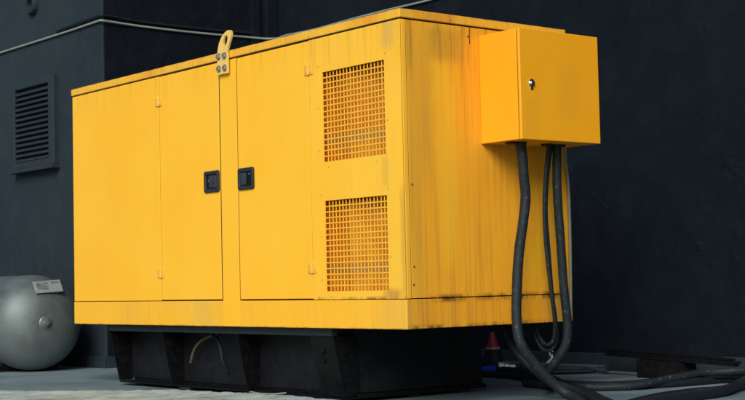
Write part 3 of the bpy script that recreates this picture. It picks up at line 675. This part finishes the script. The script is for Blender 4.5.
# pipe lying along the wall foot
b = bmesh.new(); tube(b, [Vector((-2.3, 2.55, ZG + 0.045)), Vector((-1.6, 2.58, ZG + 0.043)), Vector((-1.06, 2.62, ZG + 0.040))], 0.022, 18, raw=True)
cyl(b, (-1.10, 2.617, ZG + 0.0402), (1, 0.07, 0), 0.0255, 0.05, 18)
single('metal_pipe', b, simple('pipe_metal', (0.30, 0.34, 0.36), 0.3, 0.9), 'dark shiny metal pipe lying along the foot of the set-back wall', 'pipe', smooth=True)
b = bmesh.new(); tube(b, [(-1.12, 2.66, ZG + 0.010), (-0.95, 2.655, ZG + 0.010), (-0.76, 2.62, ZG + 0.010)], 0.009, 8)
single('thin_rod', b, WIREPALE, 'thin pale rod on the ground between the metal pipe and the dark block', 'rod', smooth=True)
# pale clip on the pipe
b = bmesh.new(); lathe(b, [(0, 0), (0.045, 0.0), (0.03, 0.018), (0.012, 0.03), (0.010, 0.055), (0, 0.06)], (-1.52, 2.585, ZG + 0.062), (0, 0, 1), 14)
tube(b, [(-1.535, 2.585, ZG + 0.11), (-1.54, 2.585, ZG + 0.135), (-1.525, 2.585, ZG + 0.15), (-1.51, 2.585, ZG + 0.14)], 0.006, 8, 5)
single('pipe_clip', b, simple('pale_metal', (0.6, 0.64, 0.64), 0.35, 0.3), 'small pale hooked clip standing on the metal pipe', 'clip', smooth=True)

# block and bars by the wall
BX0, BX1 = -0.66, -0.31
b = bmesh.new(); prism(b, [(BX0, ZG + 0.002), (BX1, ZG + 0.002), (BX1, -0.2755 - (BX1 + 0.94) * 0.0416), (BX0, -0.2755 - (BX0 + 0.94) * 0.0416)], 'y', 2.46, 2.62, 0.004)
k = NM('block_mat', 0.85); k.b.inputs['Specular IOR Level'].default_value = 0.1; n = k.noise(14, 5, 0.7); k.color(k.mix(k.ramp(n, 0.4, 0.7), (0.003, 0.0035, 0.0045), (0.009, 0.009, 0.011))); k.bump(n, 0.5, 0.01)
single('timber_block', b, k.m, 'squat dark block under the stack of black bars', 'block')
def bar(x0, x1, y, z0, h, label, tw, wd=0.055):
    """rectangular steel tube lying along the wall, its far end lower"""
    b = bmesh.new(); Lb = x1 - x0
    box(b, 0, Lb, -wd / 2, wd / 2, 0, h, 0.003)
    m = Matrix.Translation((x0, y, z0)) @ Matrix.Rotation(tw, 4, 'Z') @ Matrix.Rotation(0.0416, 4, 'Y')
    bmesh.ops.transform(b, matrix=m, verts=b.verts)
    single('steel_bar', b, BARM, label, 'bar', group='black steel bars stacked on the block')
BARM = simple('bar_paint', (0.008, 0.009, 0.011), 0.3, 0.2, var=0.4, scale=30)
bar(-0.94, 0.07, 2.50, -0.2735, 0.016, 'lowest black steel bar, directly on the dark block', 0.015)
bar(-0.97, 0.09, 2.51, -0.2555, 0.015, 'middle black steel bar of the stack by the set-back wall', 0.0)
bar(-0.93, 0.05, 2.52, -0.2395, 0.013, 'topmost black steel bar of the stack by the set-back wall', -0.012)

# red cone and blue can seen past the skid
b = bmesh.new()
cx, cy = -1.95, 2.44
box(b, cx - .10, cx + .10, cy - .10, cy + .10, ZG + 0.001, ZG + 0.022, 0.006, mat=1)
lathe(b, [(0.082, 0.022), (0.074, 0.07)], (cx, cy, ZG), (0, 0, 1), 28, mat=1); lathe(b, [(0.074, 0.07), (0.054, 0.155)], (cx, cy, ZG), (0, 0, 1), 28, mat=1)
lathe(b, [(0.054, 0.155), (0.050, 0.168)], (cx, cy, ZG), (0, 0, 1), 28, mat=2)
lathe(b, [(0.050, 0.168), (0.014, 0.272), (0.009, 0.276), (0, 0.276)], (cx, cy, ZG), (0, 0, 1), 28, mat=0)
single('traffic_cone', b, [simple('cone_red', (0.18, 0.006, 0.007), 0.5), simple('cone_dark', (0.010, 0.010, 0.013), 0.6), simple('cone_white', (0.22, 0.24, 0.25), 0.5)],
       'small red cone with a thin pale band, half hidden behind the skid', 'cone', smooth=True, base=(cx, cy, ZG))
can = thing('jerry_can', 'blue plastic can lying on the ground just behind the skid corner', 'jerry can', (-1.80, 2.1, ZG))
BLUE = simple('blue_plastic', (0.012, 0.045, 0.42), 0.35, var=0.15)
b = bmesh.new(); box(b, -1.95, -1.63, 1.98, 2.17, ZG + 0.002, ZG + 0.065, 0.016, seg=3); obj('can_body', b, BLUE, can, can, smooth=True)
b = bmesh.new(); box(b, -1.92, -1.67, 2.0, 2.15, ZG + 0.067, ZG + 0.13, 0.018, seg=3); tube(b, [(-1.88, 2.03, ZG + 0.12), (-1.86, 2.04, ZG + 0.155), (-1.76, 2.09, ZG + 0.155), (-1.74, 2.10, ZG + 0.12)], 0.009, 8, 6); obj('can_lid', b, simple('can_dark', (0.012, 0.014, 0.03), 0.4), can, can, smooth=True)

# dry weed stem along the slab edge
b = bmesh.new(); tube(b, [(-1.36, -0.02, -0.365), (-1.31, -0.035, -0.362), (-1.24, -0.04, -0.366), (-1.13, -0.02, -0.366), (-1.05, 0.01, -0.358)], 0.0042, 6, 8)
single('weed_stem', b, simple('dry_stem', (0.22, 0.27, 0.19), 0.7), 'thin pale dry stem lying on the cement edge below the skid', 'plant stem', smooth=True)
